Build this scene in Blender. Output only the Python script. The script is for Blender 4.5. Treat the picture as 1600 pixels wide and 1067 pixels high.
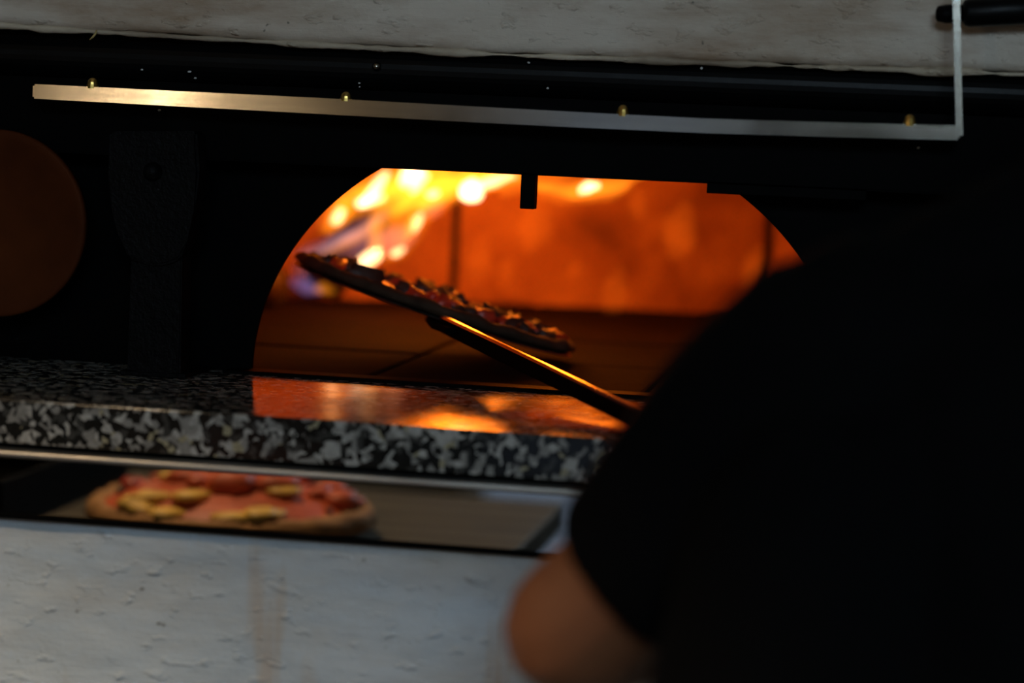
import bpy, bmesh, math, random
from math import sin, cos, pi, radians
from mathutils import Vector, Matrix, noise
random.seed(7)
for o in list(bpy.data.objects): bpy.data.objects.remove(o)
scn = bpy.context.scene
COL = scn.collection

# ------------------------------------------------------------------ camera
LENS, FPX = 85.0, 85.0 / 36.0 * 1600.0
CAM = Vector((0.389, -2.5, 1.48))
yaw, pitch, roll = radians(9.6), radians(5.2), radians(2.5)
FWD = Vector((-sin(yaw) * cos(pitch), cos(yaw) * cos(pitch), -sin(pitch)))
r0 = Vector((cos(yaw), sin(yaw), 0)); u0 = r0.cross(FWD)
RGT = cos(roll) * r0 + sin(roll) * u0
UPV = -sin(roll) * r0 + cos(roll) * u0
cd = bpy.data.cameras.new('camera'); cam = bpy.data.objects.new('camera', cd); COL.objects.link(cam)
M3 = Matrix((RGT, UPV, -FWD)).transposed()
cam.matrix_world = Matrix.Translation(CAM) @ M3.to_4x4()
cd.lens = LENS; cd.sensor_width = 36; cd.clip_start = 0.05
cd.dof.use_dof = True; cd.dof.focus_distance = 2.50; cd.dof.aperture_fstop = 2.0; cd.dof.aperture_blades = 0
scn.camera = cam

# ------------------------------------------------------------------ world, window light, exposure
w = bpy.data.worlds.new('world'); scn.world = w; w.use_nodes = True
w.node_tree.nodes['Background'].inputs[0].default_value = (0.55, 0.68, 0.9, 1)
w.node_tree.nodes['Background'].inputs[1].default_value = 0.35
def area(name, loc, target, sx, sy, power, col):
    ld = bpy.data.lights.new(name, 'AREA'); ld.shape = 'RECTANGLE'; ld.size = sx; ld.size_y = sy
    ld.energy = power; ld.color = col
    o = bpy.data.objects.new(name, ld); COL.objects.link(o); o.location = loc
    o.rotation_euler = (Vector(target) - Vector(loc)).to_track_quat('-Z', 'Y').to_euler()
    return o
# daylight entering by the high window in the wall behind the camera
area('window_daylight', (0.75, -4.38, 2.45), (-0.2, 0, 1.05), 1.3, 0.55, 44, (0.62, 0.83, 1.0))
vs = scn.view_settings
vs.view_transform = 'Standard'; vs.look = 'None'; vs.exposure = 0.0; vs.gamma = 1.0; vs.use_curve_mapping = False

# ------------------------------------------------------------------ helpers
def at_y(px, py, Y):
    d = FWD + RGT * ((px - 800) / FPX) - UPV * ((py - 533.5) / FPX)
    return CAM + d * ((Y - CAM.y) / d.y)
def at_z(px, py, Z):
    d = FWD + RGT * ((px - 800) / FPX) - UPV * ((py - 533.5) / FPX)
    return CAM + d * ((Z - CAM.z) / d.z)
def cs(lat, down, d):                       # metres right of, below and along the line of sight
    return CAM + FWD * d + RGT * lat - UPV * down

def tag(o, label=None, cat=None, group=None, kind=None):
    if label: o['label'] = label
    if cat: o['category'] = cat
    if group: o['group'] = group
    if kind: o['kind'] = kind
    return o
def empty(name, loc=(0, 0, 0)):
    o = bpy.data.objects.new(name, None); COL.objects.link(o); o.location = loc; o.empty_display_size = 0.05
    return o
def link(name, me, mat, parent=None, smooth=False):
    o = bpy.data.objects.new(name, me); COL.objects.link(o)
    if mat is not None and len(me.materials) == 0: me.materials.append(mat)
    if smooth:
        for p in me.polygons: p.use_smooth = True
    if parent is not None:
        o.parent = parent
        # geometry is written in world coordinates: cancel the parents' offset
        off = Vector((0, 0, 0)); q = parent
        while q is not None:
            off += q.location; q = q.parent
        o.location = -off
    return o
def from_bm(name, bm, mat, parent=None, smooth=False):
    bmesh.ops.recalc_face_normals(bm, faces=bm.faces)
    me = bpy.data.meshes.new(name); bm.to_mesh(me); bm.free()
    return link(name, me, mat, parent, smooth)
def box_bm(lo, hi, bev=0.0, seg=2):
    bm = bmesh.new(); bmesh.ops.create_cube(bm, size=1)
    lo, hi = Vector(lo), Vector(hi)
    for v in bm.verts:
        v.co = Vector([(lo[i] + hi[i]) / 2 + v.co[i] * (hi[i] - lo[i]) for i in range(3)])
    if bev > 0: bmesh.ops.bevel(bm, geom=bm.edges[:], offset=bev, segments=seg, affect='EDGES', profile=0.5)
    return bm
def box(name, lo, hi, mat, parent=None, bev=0.0, smooth=False):
    return from_bm(name, box_bm(lo, hi, bev), mat, parent, smooth)
def frame_of(t):
    t = Vector(t).normalized()
    a = Vector((0, 0, 1)) if abs(t.z) < 0.9 else Vector((1, 0, 0))
    s = t.cross(a).normalized(); return s, s.cross(t).normalized()
def add_tube(bm, pts, rad, seg=12, cap=True, flat=1.0, up=None):
    pts = [Vector(p) for p in pts]; n = len(pts); rings = []
    for i, p in enumerate(pts):
        t = pts[min(i + 1, n - 1)] - pts[max(i - 1, 0)]
        if up is None: s, u = frame_of(t)
        else:
            s = t.normalized().cross(up).normalized(); u = s.cross(t.normalized())
        r = rad[i] if hasattr(rad, '__len__') else rad
        rings.append([bm.verts.new(p + s * (cos(2 * pi * k / seg) * r) + u * (sin(2 * pi * k / seg) * r * flat)) for k in range(seg)])
    for a, b in zip(rings, rings[1:]):
        for k in range(seg): bm.faces.new((a[k], a[(k + 1) % seg], b[(k + 1) % seg], b[k]))
    if cap:
        bm.faces.new(rings[0]); bm.faces.new(rings[-1])
def tube(name, pts, rad, mat, parent=None, seg=16, smooth=True, flat=1.0, up=None):
    bm = bmesh.new(); add_tube(bm, pts, rad, seg, True, flat, up); return from_bm(name, bm, mat, parent, smooth)
def lathe_bm(prof, seg=40, M=None):
    bm = bmesh.new(); rings = []
    for r, z in prof:
        if r < 1e-6: rings.append([bm.verts.new((0, 0, z))])
        else: rings.append([bm.verts.new((r * cos(2 * pi * k / seg), r * sin(2 * pi * k / seg), z)) for k in range(seg)])
    for a, b in zip(rings, rings[1:]):
        for k in range(seg):
            k2 = (k + 1) % seg
            if len(a) == 1 and len(b) == 1: continue
            if len(a) == 1: bm.faces.new((a[0], b[k], b[k2]))
            elif len(b) == 1: bm.faces.new((a[k], a[k2], b[0]))
            else: bm.faces.new((a[k], a[k2], b[k2], b[k]))
    if M is not None: bmesh.ops.transform(bm, matrix=M, verts=bm.verts)
    return bm
def prism_bm(poly2, fmap, d0, d1, bev=0.0):
    """polygon (a,b) extruded from d0 to d1; fmap(a,b,d) gives the point"""
    bm = bmesh.new()
    A = [bm.verts.new(fmap(a, b, d0)) for a, b in poly2]; B = [bm.verts.new(fmap(a, b, d1)) for a, b in poly2]
    bm.faces.new(A); bm.faces.new(B)
    n = len(A)
    for i in range(n): bm.faces.new((A[i], A[(i + 1) % n], B[(i + 1) % n], B[i]))
    if bev: bmesh.ops.bevel(bm, geom=bm.edges[:], offset=bev, segments=2, affect='EDGES')
    return bm

# ------------------------------------------------------------------ materials
class NT:
    def __init__(s, name):
        s.m = bpy.data.materials.new(name); s.m.use_nodes = True; s.t = s.m.node_tree
        s.b = s.t.nodes['Principled BSDF']; s.o = s.t.nodes['Material Output']
    def n(s, typ, **kw):
        x = s.t.nodes.new(typ)
        for k, v in kw.items():
            if k.startswith('_'): setattr(x, k[1:], v)
            else:
                key = k.replace('0', ' ') if k not in x.inputs else k
                x.inputs[key].default_value = v
        return x
    def l(s, a, b): s.t.links.new(a, b)
    def coord(s, scale=(1, 1, 1), src='Object'):
        c = s.n('ShaderNodeTexCoord'); mp = s.n('ShaderNodeMapping'); mp.inputs['Scale'].default_value = scale
        s.l(c.outputs[src], mp.inputs[0]); return mp.outputs[0]
    def noise(s, scale, detail=4, rough=0.55, vec=None, dist=0.0):
        x = s.n('ShaderNodeTexNoise'); x.inputs['Scale'].default_value = scale; x.inputs['Detail'].default_value = detail
        x.inputs['Roughness'].default_value = rough; x.inputs['Distortion'].default_value = dist
        if vec is not None: s.l(vec, x.inputs['Vector'])
        return x.outputs['Fac']
    def ramp(s, fac, stops, interp='LINEAR'):
        x = s.n('ShaderNodeValToRGB'); e = x.color_ramp; e.interpolation = interp
        while len(e.elements) < len(stops): e.elements.new(0.5)
        for q, (p, c) in zip(e.elements, stops):
            q.position = p; q.color = tuple(c) + (1,) if len(c) == 3 else c
        s.l(fac, x.inputs[0]); return x.outputs[0]
    def mix(s, fac, a, b, mode='MIX'):
        x = s.n('ShaderNodeMix'); x.data_type = 'RGBA'; x.blend_type = mode
        for val, i in ((fac, 0), (a, 6), (b, 7)):
            if hasattr(val, 'links'): s.l(val, x.inputs[i])
            else: x.inputs[i].default_value = val if i == 0 else tuple(val) + (1,)
        return x.outputs[2]
    def bump(s, h, strength=0.3, dist=0.005, prev=None):
        x = s.n('ShaderNodeBump'); x.inputs['Strength'].default_value = strength; x.inputs['Distance'].default_value = dist
        s.l(h, x.inputs['Height'])
        if prev is not None: s.l(prev, x.inputs['Normal'])
        s.l(x.outputs[0], s.b.inputs['Normal']); return x.outputs[0]
    def base(s, c):
        if hasattr(c, 'links'): s.l(c, s.b.inputs['Base Color'])
        else: s.b.inputs['Base Color'].default_value = tuple(c) + (1,)
    def set(s, **kw):
        for k, v in kw.items(): s.b.inputs[k.replace('_', ' ')].default_value = v
        return s
MAT = {}
def simple(name, col, rough=0.5, metal=0.0, spec=0.5, var=0.25, scale=30.0, bump=0.0, bscale=120.0):
    k = NT(name); f = k.noise(scale, 5, 0.6, k.coord())
    k.base(k.ramp(f, [(0.25, [c * (1 - var) for c in col]), (0.75, [min(1, c * (1 + var)) for c in col])]))
    k.set(Roughness=rough, Metallic=metal); k.b.inputs['Specular IOR Level'].default_value = spec
    if bump: k.bump(k.noise(bscale, 4, 0.6, k.coord()), bump, 0.003)
    MAT[name] = k.m; return k.m

def plaster(name, tint_a, tint_b, stain, streak, grime=False):
    k = NT(name); c = k.coord(); cst = k.coord((1.0, 1.0, 5.0))
    big = k.noise(3.0, 4, 0.6, c)
    base = k.ramp(big, [(0.3, tint_a), (0.7, tint_b)])
    st = k.noise(5.5, 6, 0.65, k.coord((0.6, 1, 2.4)))
    m = k.ramp(st, [(0.44, (0, 0, 0)), (0.72, (1, 1, 1))])
    col = k.mix(m, base, stain)
    # rust coloured runs, long in z
    run = k.noise(26, 3, 0.5, k.coord((1.0, 1.0, 0.10)))
    rm = k.ramp(run, [(0.57, (0, 0, 0)), (0.68, (streak,) * 3)])
    col = k.mix(rm, col, (0.36, 0.27, 0.18))
    if grime:       # beige grime under the steel strip
        sx_ = k.n('ShaderNodeSeparateXYZ'); k.l(c, sx_.inputs[0])
        ad = k.n('ShaderNodeMath'); ad.operation = 'MULTIPLY_ADD'; k.l(k.noise(4, 4, 0.6, c), ad.inputs[0]); ad.inputs[1].default_value = 0.16; k.l(sx_.outputs[2], ad.inputs[2])
        mr = k.n('ShaderNodeMapRange'); k.l(ad.outputs[0], mr.inputs[0]); mr.inputs[1].default_value = 1.12; mr.inputs[2].default_value = 1.19; mr.inputs[4].default_value = 0.75
        col = k.mix(mr.outputs[0], col, (0.47, 0.40, 0.31))
    # dark specks
    sp = k.noise(75, 2, 0.5, c); sm = k.ramp(sp, [(0.735, (0, 0, 0)), (0.77, (0.75,) * 3)])
    col = k.mix(sm, col, (0.10, 0.09, 0.07))
    k.base(col); k.set(Roughness=0.62); k.b.inputs['Specular IOR Level'].default_value = 0.35
    b1 = k.bump(k.noise(9, 3, 0.5, k.coord((1, 1, 2.0))), 0.30, 0.014)
    lump = k.ramp(k.noise(64, 3, 0.5, k.coord((0.7, 1, 1.3))), [(0.60, (0, 0, 0)), (0.80, (1, 1, 1))])
    b2 = k.bump(lump, 0.55, 0.006, b1)
    b2 = k.bump(k.noise(52, 5, 0.6, k.coord((0.4, 1, 2.6))), 0.25, 0.005, b2)
    k.bump(k.noise(150, 3, 0.6, c), 0.25, 0.003, b2)
    MAT[name] = k.m
plaster('plaster_low', (0.37, 0.44, 0.51), (0.47, 0.54, 0.61), (0.40, 0.42, 0.43), 0.5, True)
plaster('plaster_high', (0.50, 0.41, 0.32), (0.64, 0.57, 0.48), (0.28, 0.17, 0.09), 0.0)

plaster('plaster_bead', (0.42, 0.34, 0.24), (0.55, 0.47, 0.36), (0.16, 0.11, 0.07), 0.0)

def granite():
    k = NT('granite'); c = k.coord()
    v = k.n('ShaderNodeTexVoronoi'); v.inputs['Scale'].default_value = 150; v.inputs['Randomness'].default_value = 1
    wv = k.n('ShaderNodeVectorMath'); wv.operation = 'ADD'
    nz = k.n('ShaderNodeTexNoise'); nz.inputs['Scale'].default_value = 60; nz.inputs['Detail'].default_value = 3
    k.l(c, nz.inputs['Vector']); sc = k.n('ShaderNodeVectorMath'); sc.operation = 'SCALE'; sc.inputs['Scale'].default_value = 0.022
    k.l(nz.outputs['Color'], sc.inputs[0]); k.l(c, wv.inputs[0]); k.l(sc.outputs[0], wv.inputs[1])
    k.l(wv.outputs[0], v.inputs['Vector'])
    sep = k.n('ShaderNodeSeparateColor'); k.l(v.outputs['Color'], sep.inputs[0])
    pick = k.ramp(sep.outputs[0], [(0.0, (0.012, 0.012, 0.011)), (0.47, (0.05, 0.048, 0.042)), (0.58, (0.27, 0.25, 0.22)), (0.80, (0.44, 0.41, 0.36)), (0.96, (0.36, 0.31, 0.19))], 'CONSTANT')
    fine = k.noise(260, 3, 0.6, c)
    k.base(k.mix(0.5, pick, k.ramp(fine, [(0.3, (0.25, 0.25, 0.25)), (0.7, (1, 1, 1))]), 'MULTIPLY'))
    k.set(Roughness=0.10); k.b.inputs['Specular IOR Level'].default_value = 0.28
    k.l(k.ramp(k.noise(9, 5, 0.6, c), [(0.35, (0.10,) * 3), (0.7, (0.24,) * 3)]), k.b.inputs['Roughness'])
    k.bump(k.noise(20, 3, 0.5, c), 0.05, 0.003)
    MAT['granite'] = k.m
granite()

def brushed(name, col, rough, streak=(4, 4, 400), bmp=0.04):
    k = NT(name); f = k.noise(1.0, 4, 0.6, k.coord(streak))
    k.base(k.ramp(f, [(0.3, [c * 0.8 for c in col]), (0.7, col)]))
    k.set(Metallic=1.0)
    g = k.noise(6, 4, 0.6, k.coord())
    k.l(k.ramp(g, [(0.3, (rough * 0.7,) * 3), (0.7, (rough * 1.4,) * 3)]), k.b.inputs['Roughness'])
    if bmp: k.bump(f, bmp, 0.002)
    MAT[name] = k.m
brushed('steel_strip', (0.50, 0.49, 0.47), 0.02, (2, 2, 300), 0.0)
brushed('glint_steel', (0.9, 0.86, 0.80), 0.22, (40, 40, 40), 0.0)
brushed('steel_lip', (0.60, 0.57, 0.52), 0.42, (6, 200, 200))
brushed('steel_bar', (0.42, 0.38, 0.32), 0.17, (6, 200, 200))
brushed('steel_peel', (0.45, 0.42, 0.40), 0.30, (40, 40, 40))
simple('black_steel', (0.0010, 0.0010, 0.0010), 0.6, 0.0, 0.03, 0.4, 18, 0.15, 60)
simple('black_gloss', (0.0025, 0.0025, 0.0025), 0.42, 0.0, 0.13, 0.4, 12, 0.2, 14)
simple('cast_iron', (0.0018, 0.0018, 0.0021), 0.5, 0.0, 0.07, 0.4, 40, 0.5, 160)
simple('brass', (0.55, 0.36, 0.10), 0.3, 1.0, 0.5, 0.25, 60)
simple('rust_plate', (0.066, 0.015, 0.003), 0.6, 0.0, 0.05, 0.45, 9, 0.2, 50)
simple('dark_stone', (0.009, 0.005, 0.0035), 0.9, 0.0, 0.03, 0.5, 14, 0.4, 90)  # hearth stone in a very dark brown
simple('shirt', (0.0022, 0.0022, 0.0024), 0.9, 0.0, 0.04, 0.2, 60, 0.2, 300)
simple('trousers', (0.006, 0.006, 0.008), 0.9, 0.0, 0.1, 0.2, 60)
simple('skin', (0.17, 0.062, 0.026), 0.55, 0.0, 0.3, 0.12, 20)
simple('hair', (0.010, 0.007, 0.005), 0.6, 0.0, 0.3, 0.3, 90, 0.5, 200)
simple('shoe', (0.01, 0.01, 0.01), 0.5)
simple('crust', (0.34, 0.18, 0.075), 0.8, 0.0, 0.25, 0.55, 26, 0.5, 60)
simple('sauce', (0.55, 0.10, 0.035), 0.5, 0.0, 0.4, 0.35, 24, 0.5, 70)
simple('cheese', (0.80, 0.50, 0.10), 0.5, 0.0, 0.4, 0.25, 30, 0.3, 60)
simple('topping_red', (0.40, 0.035, 0.015), 0.4, 0.0, 0.5, 0.4, 40)
simple('topping_char', (0.035, 0.018, 0.012), 0.6, 0.0, 0.4, 0.5, 60)
simple('olive', (0.012, 0.010, 0.012), 0.3)
simple('wood_board', (0.20, 0.11, 0.055), 0.6, 0.0, 0.3, 0.3, 20)
simple('char_log', (0.03, 0.02, 0.016), 0.9, 0.0, 0.2, 0.5, 30, 0.8, 60)
simple('wall_paint', (0.30, 0.27, 0.22), 0.8, 0.0, 0.3, 0.1, 6)
simple('dark_counter', (0.015, 0.014, 0.013), 0.5)
simple('floor_tile', (0.12, 0.11, 0.10), 0.5, 0.0, 0.4, 0.2, 6)
simple('white_frame', (0.6, 0.6, 0.58), 0.5)
simple('dark_handle', (0.003, 0.002, 0.0016), 0.7, 0.0, 0.02, 0.3, 40)
simple('crust_dark', (0.04, 0.022, 0.013), 0.8, 0.0, 0.15, 0.55, 26, 0.5, 60)  # charred crust, darkened further to stand for its unlit near side
simple('counter_grey', (0.075, 0.062, 0.042), 0.6, 0.0, 0.3, 0.3, 5)
simple('straw', (0.45, 0.33, 0.12), 0.8)

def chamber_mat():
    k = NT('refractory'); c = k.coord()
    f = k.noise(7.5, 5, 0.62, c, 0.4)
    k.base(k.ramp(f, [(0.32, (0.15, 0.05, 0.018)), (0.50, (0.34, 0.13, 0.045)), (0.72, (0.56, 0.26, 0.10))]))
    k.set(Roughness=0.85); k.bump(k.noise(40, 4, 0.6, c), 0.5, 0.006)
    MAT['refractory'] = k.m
chamber_mat()
def flame_mat(name, col, dens):
    m = bpy.data.materials.new(name); m.use_nodes = True; t = m.node_tree
    t.nodes.remove(t.nodes['Principled BSDF'])
    e = t.nodes.new('ShaderNodeEmission'); e.inputs[0].default_value = tuple(col) + (1,); e.inputs[1].default_value = dens
    t.links.new(e.outputs[0], t.nodes['Material Output'].inputs['Volume'])
    MAT[name] = m; return m

# ------------------------------------------------------------------ room shell
ZF = 1.20                                   # oven floor and shelf height
def struct(o): o['kind'] = 'structure'; return o
struct(box('floor', (-2.65, -4.45, -0.06), (2.65, 1.75, 0.0), MAT['floor_tile']))
struct(box('ceiling', (-2.65, -4.45, 3.0), (2.65, 1.75, 3.06), MAT['wall_paint']))
struct(box('wall_left', (-2.71, -4.45, 0.0), (-2.65, 1.75, 3.0), MAT['wall_paint']))
struct(box('wall_back', (-2.65, 1.69, 0.0), (2.65, 1.75, 3.0), MAT['wall_paint']))
struct(box('wall_right', (2.65, -4.45, 0.0), (2.71, 1.75, 3.0), MAT['wall_paint']))
wf = empty('wall_front'); struct(wf)
for lo, hi in (((-2.65, -4.51, 0), (-0.78, -4.45, 3.0)), ((-0.78, -4.51, 2.15), (-0.12, -4.45, 3.0)), ((-0.12, -4.51, 0), (0.05, -4.45, 3.0)),
               ((1.45, -4.51, 0), (2.65, -4.45, 3.0)), ((0.05, -4.51, 0), (1.45, -4.45, 2.1)), ((0.05, -4.51, 2.75), (1.45, -4.45, 3.0))):
    box('wall_section', lo, hi, MAT['wall_paint'], wf)
g = NT('glass'); g.base((0.9, 0.95, 1)); g.set(Roughness=0.02); g.b.inputs['Transmission Weight'].default_value = 1.0
def frame_rect(parent, fmap, a0, a1, b0, b1, t, d0, d1):
    for q in ((a0, a0 + t, b0, b1), (a1 - t, a1, b0, b1), (a0 + t, a1 - t, b0, b0 + t), (a0 + t, a1 - t, b1 - t, b1)):
        poly = [(q[0], q[2]), (q[1], q[2]), (q[1], q[3]), (q[0], q[3])]
        from_bm('frame_bar', prism_bm(poly, fmap, d0, d1), MAT['white_frame'], parent)
win = empty('window_1'); struct(win)
frame_rect(win, lambda a, b, d: (a, d, b), 0.05, 1.45, 2.1, 2.75, 0.05, -4.50, -4.44)
box('pane', (0.10, -4.475, 2.15), (1.40, -4.47, 2.70), g.m, win)
door = empty('door_1'); struct(door)
frame_rect(door, lambda a, b, d: (a, d, b), -0.78, -0.12, 0.0, 2.15, 0.06, -4.50, -4.44)
box('pane', (-0.72, -4.475, 0.06), (-0.18, -4.47, 2.09), g.m, door)

# ------------------------------------------------------------------ the oven
oven = empty('pizza_oven', (0, 0.6, 0))
tag(oven, 'white plastered pizza oven with black steel front and low arched mouth', 'oven')

def rough_wall(name, x0, x1, z0, z1, y, ydeep, mat, edge, amp, nx=260, nz=60, wav=None, roundr=0.012):
    """plaster face with a hand made surface; edge 'bottom' or 'top' is ragged and rounded over"""
    bm = bmesh.new(); G = []
    for j in range(nz + 1):
        t = j / nz; t = t ** 1.8 if edge == 'bottom' else 1 - (1 - t) ** 1.8
        row = []
        for i in range(nx + 1):
            x = x0 + (x1 - x0) * i / nx
            zlo, zhi = z0, z1
            rag = 0.0016 * noise.noise((x * 9, 3.1, 0)) + 0.0022 * max(0.0, noise.noise((x * 22, 7.7, 0)) - 0.1) + 0.0008 * noise.noise((x * 70, 1.7, 0))
            if edge == 'bottom': zlo = z0 + rag + (wav(x) if wav else 0)
            else: zhi = z1 + rag
            z = zlo + (zhi - zlo) * t
            dz = (z - zlo) if edge == 'bottom' else (zhi - z)
            yy = y - amp * (noise.noise((x * 6, z * 14, 5)) + 0.5 * noise.noise((x * 18, z * 34, 9)) + 0.35 * noise.noise((x * 50, z * 70, 2)))
            if dz < roundr: yy += roundr - math.sqrt(max(0, roundr ** 2 - (roundr - dz) ** 2))
            row.append(bm.verts.new((x, yy, z)))
        G.append(row)
    for a, b in zip(G, G[1:]):
        for i in range(nx): bm.faces.new((a[i], a[i + 1], b[i + 1], b[i]))
    # carry the sheet back so it is a solid block
    loops = [[G[0][i] for i in range(nx + 1)], [G[j][nx] for j in range(nz + 1)], [G[nz][i] for i in range(nx, -1, -1)], [G[j][0] for j in range(nz, -1, -1)]]
    ring = []
    for lp in loops: ring += lp[:-1]
    back = [bm.verts.new((v.co.x, ydeep, v.co.z)) for v in ring]
    n = len(ring)
    for i in range(n): bm.faces.new((ring[i], ring[(i + 1) % n], back[(i + 1) % n], back[i]))
    return from_bm(name, bm, mat, oven, True)
rough_wall('lower_plaster', -1.35, 1.35, 0.0, 1.094, -0.355, 0.0, MAT['plaster_low'], 'top', 0.0030, 420, 110, None, 0.004)
def bow(x):
    return 0.0135 * max(0, (-x - 0.05)) ** 1.3 * 1.6 + 0.003 * max(0, x - 0.25)
rough_wall('upper_plaster', -1.35, 1.35, 1.549, 2.35, -0.055, 0.02, MAT['plaster_high'], 'bottom', 0.0026, 420, 110, bow, 0.010)
bm = bmesh.new(); pb = []; rb = []
for i in range(361):
    x = -1.34 + 2.68 * i / 360
    pb.append((x, -0.050 + 0.0012 * noise.noise((x * 30, 4, 0)), 1.5485 + bow(x) - 0.0012 + 0.0010 * noise.noise((x * 25, 9, 0))))
    rb.append(0.0034 * max(0.12, 0.9 + 1.3 * noise.noise((x * 14, 2, 7)) + 0.4 * noise.noise((x * 60, 2, 1))) if x < 0.45 else 0.002)
add_tube(bm, pb, rb, 8)
tag(from_bm('plaster_bead', bm, MAT['plaster_bead'], oven, True), 'cracked beige bead along the plaster edge')
box('masonry_core', (-1.35, 0.02, 1.60), (1.35, 1.4, 2.35), MAT['wall_paint'], oven)
box('masonry_base', (-1.35, 0.0, 0.0), (1.35, 1.4, 1.09), MAT['wall_paint'], oven)
for s in (-1, 1):
    box('masonry_side', (min(s * 1.35, s * 0.95), 0.02, 1.09), (max(s * 1.35, s * 0.95), 1.4, 1.60), MAT['wall_paint'], oven)

# black steel front with the arched mouth
AW, AH = 0.316, 0.275
def front_panel():
    bm = bmesh.new(); N = 72; X0, X1, ZT, ZB = -1.35, 1.35, 1.56, ZF - 0.04
    inn, out = [], []
    for i in range(N + 1):
        a = pi - pi * i / N
        x, z = AW * cos(a), ZF + AH * sin(a)
        inn.append((x, z)); 
        # outer point on the rectangle in the same direction
        dx, dz = cos(a), max(sin(a), 0)
        sx = (X1 / dx) if dx > 1e-6 else ((X0 / dx) if dx < -1e-6 else 1e9)
        sz = ((ZT - ZF) / dz) if dz > 1e-6 else 1e9
        s = min(sx, sz); out.append((dx * s, ZF + dz * s))
    ys = (0.0, 0.006)
    vi = [[bm.verts.new((x, y, z)) for x, z in inn] for y in ys]; vo = [[bm.verts.new((x, y, z)) for x, z in out] for y in ys]
    for q in range(2):
        for i in range(N): bm.faces.new((vi[q][i], vi[q][i + 1], vo[q][i + 1], vo[q][i]))
    for i in range(N):
        bm.faces.new((vi[0][i], vi[0][i + 1], vi[1][i + 1], vi[1][i])); bm.faces.new((vo[0][i], vo[0][i + 1], vo[1][i + 1], vo[1][i]))
    return from_bm('front_panel', bm, MAT['black_steel'], oven)
front_panel()
box('threshold', (-0.34, -0.030, ZF - 0.02), (0.34, 0.004, ZF + 0.004), MAT['black_steel'], oven, 0.002)
# hood above the mouth: fascia, rolled upper band, drip edge
from_bm('hood_fascia', prism_bm([(-0.004, 1.426), (-0.060, 1.426), (-0.060, 1.505), (-0.004, 1.505)], lambda a, b, d: (d, a, b), -0.95, 0.95, 0.002), MAT['black_steel'], oven)
prof = [(-0.002, 1.505)] + [(-0.015 - 0.030 * sin(pi * i / 14), 1.505 + 0.046 * (1 - cos(pi * i / 14)) / 2) for i in range(15)] + [(-0.002, 1.551)]
from_bm('hood_roll', prism_bm(prof, lambda a, b, d: (d, a, b), -1.34, 1.34), MAT['black_gloss'], oven, False)
p = at_y(815, 272, -0.055); q = at_y(835, 327, -0.055)
box('door_stop', (p.x, -0.058, q.z), (q.x, -0.040, 1.44), MAT['black_steel'], oven, 0.001)
p = at_y(1105, 300, -0.05)
box('hood_bracket', (p.x, -0.058, p.z - 0.001), (p.x + 0.16, -0.006, 1.44), MAT['black_steel'], oven, 0.001)
# small screws and paint chips on the black band
for px, py in ((589, 104),):
    s = at_y(px, py, -0.046)
    Mx = Matrix.Translation(s) @ Matrix.Rotation(radians(90), 4, 'X')
    from_bm('screw', lathe_bm([(0.0, 0.006), (0.0025, 0.0055), (0.0045, 0.003), (0.005, 0.0), (0.005, -0.004), (0, -0.004)], 14, Mx), MAT['steel_bar'], oven, True)

for px, py, r in ((561, 130, 2), (562, 136, 1.5), (826, 98, 2.2), (931, 92, 3.0), (864, 87, 3.0), (1096, 107, 2.6), (856, 138, 2.2), (296, 112, 2.6), (305, 122, 2.2), (222, 109, 2.0), (1435, 231, 2.4), (249, 172, 2.2), (470, 172, 2.0), (997, 199, 2.4)):
    c_ = at_y(px, py, -0.0465 if py < 145 else -0.061)
    bm = bmesh.new(); q_ = bmesh.ops.create_icosphere(bm, subdivisions=1, radius=r / 1600.0)
    for v in bm.verts: v.co = Vector((v.co.x * random.uniform(0.8, 1.6), v.co.y * 0.8, v.co.z * random.uniform(0.6, 1.1))) + c_
    from_bm('paint_chip', bm, MAT['white_frame'], oven)
# firing chamber: precast refractory wall panels standing on a tiled floor, dome above
ch = empty('chamber', (0, 0, 0)); ch.parent = oven; ch.location = (0, -0.6, 0)
ring = [(-0.37, 0.045), (-0.60, 0.33), (-0.74, 0.68), (-0.625, 1.01), (-0.322, 1.145), (0.150, 1.265), (0.42, 1.08), (0.55, 0.70), (0.50, 0.32), (0.37, 0.045)]
cen = Vector((-0.06, 0.62, 0))
ZW = 0.30
for i, (a, b) in enumerate(zip(ring, ring[1:])):
    a, b = Vector((a[0], a[1], 0)), Vector((b[0], b[1], 0))
    d = (b - a).normalized(); gap = 0.006
    n = Vector((d.y, -d.x, 0))
    if n.dot(cen - a) < 0: n = -n
    A, B = a + d * gap, b - d * gap
    bm = bmesh.new()
    vv = [bm.verts.new(p + Vector((0, 0, z))) for z in (ZF - 0.02, ZF + ZW) for p in (A, B, B - n * 0.05, A - n * 0.05)]
    for f in ((0, 1, 2, 3), (4, 5, 6, 7), (0, 1, 5, 4), (1, 2, 6, 5), (2, 3, 7, 6), (3, 0, 4, 7)): bm.faces.new([vv[j] for j in f])
    bmesh.ops.bevel(bm, geom=bm.edges[:], offset=0.004, segments=2, affect='EDGES')
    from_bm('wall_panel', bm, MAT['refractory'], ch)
    # joint backing, recessed
    m_ = b
    tube('joint_fill', [m_ - n * 0.02 + Vector((0, 0, ZF - 0.02)), m_ - n * 0.02 + Vector((0, 0, ZF + ZW))], 0.016, MAT['char_log'], ch, 8)
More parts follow.
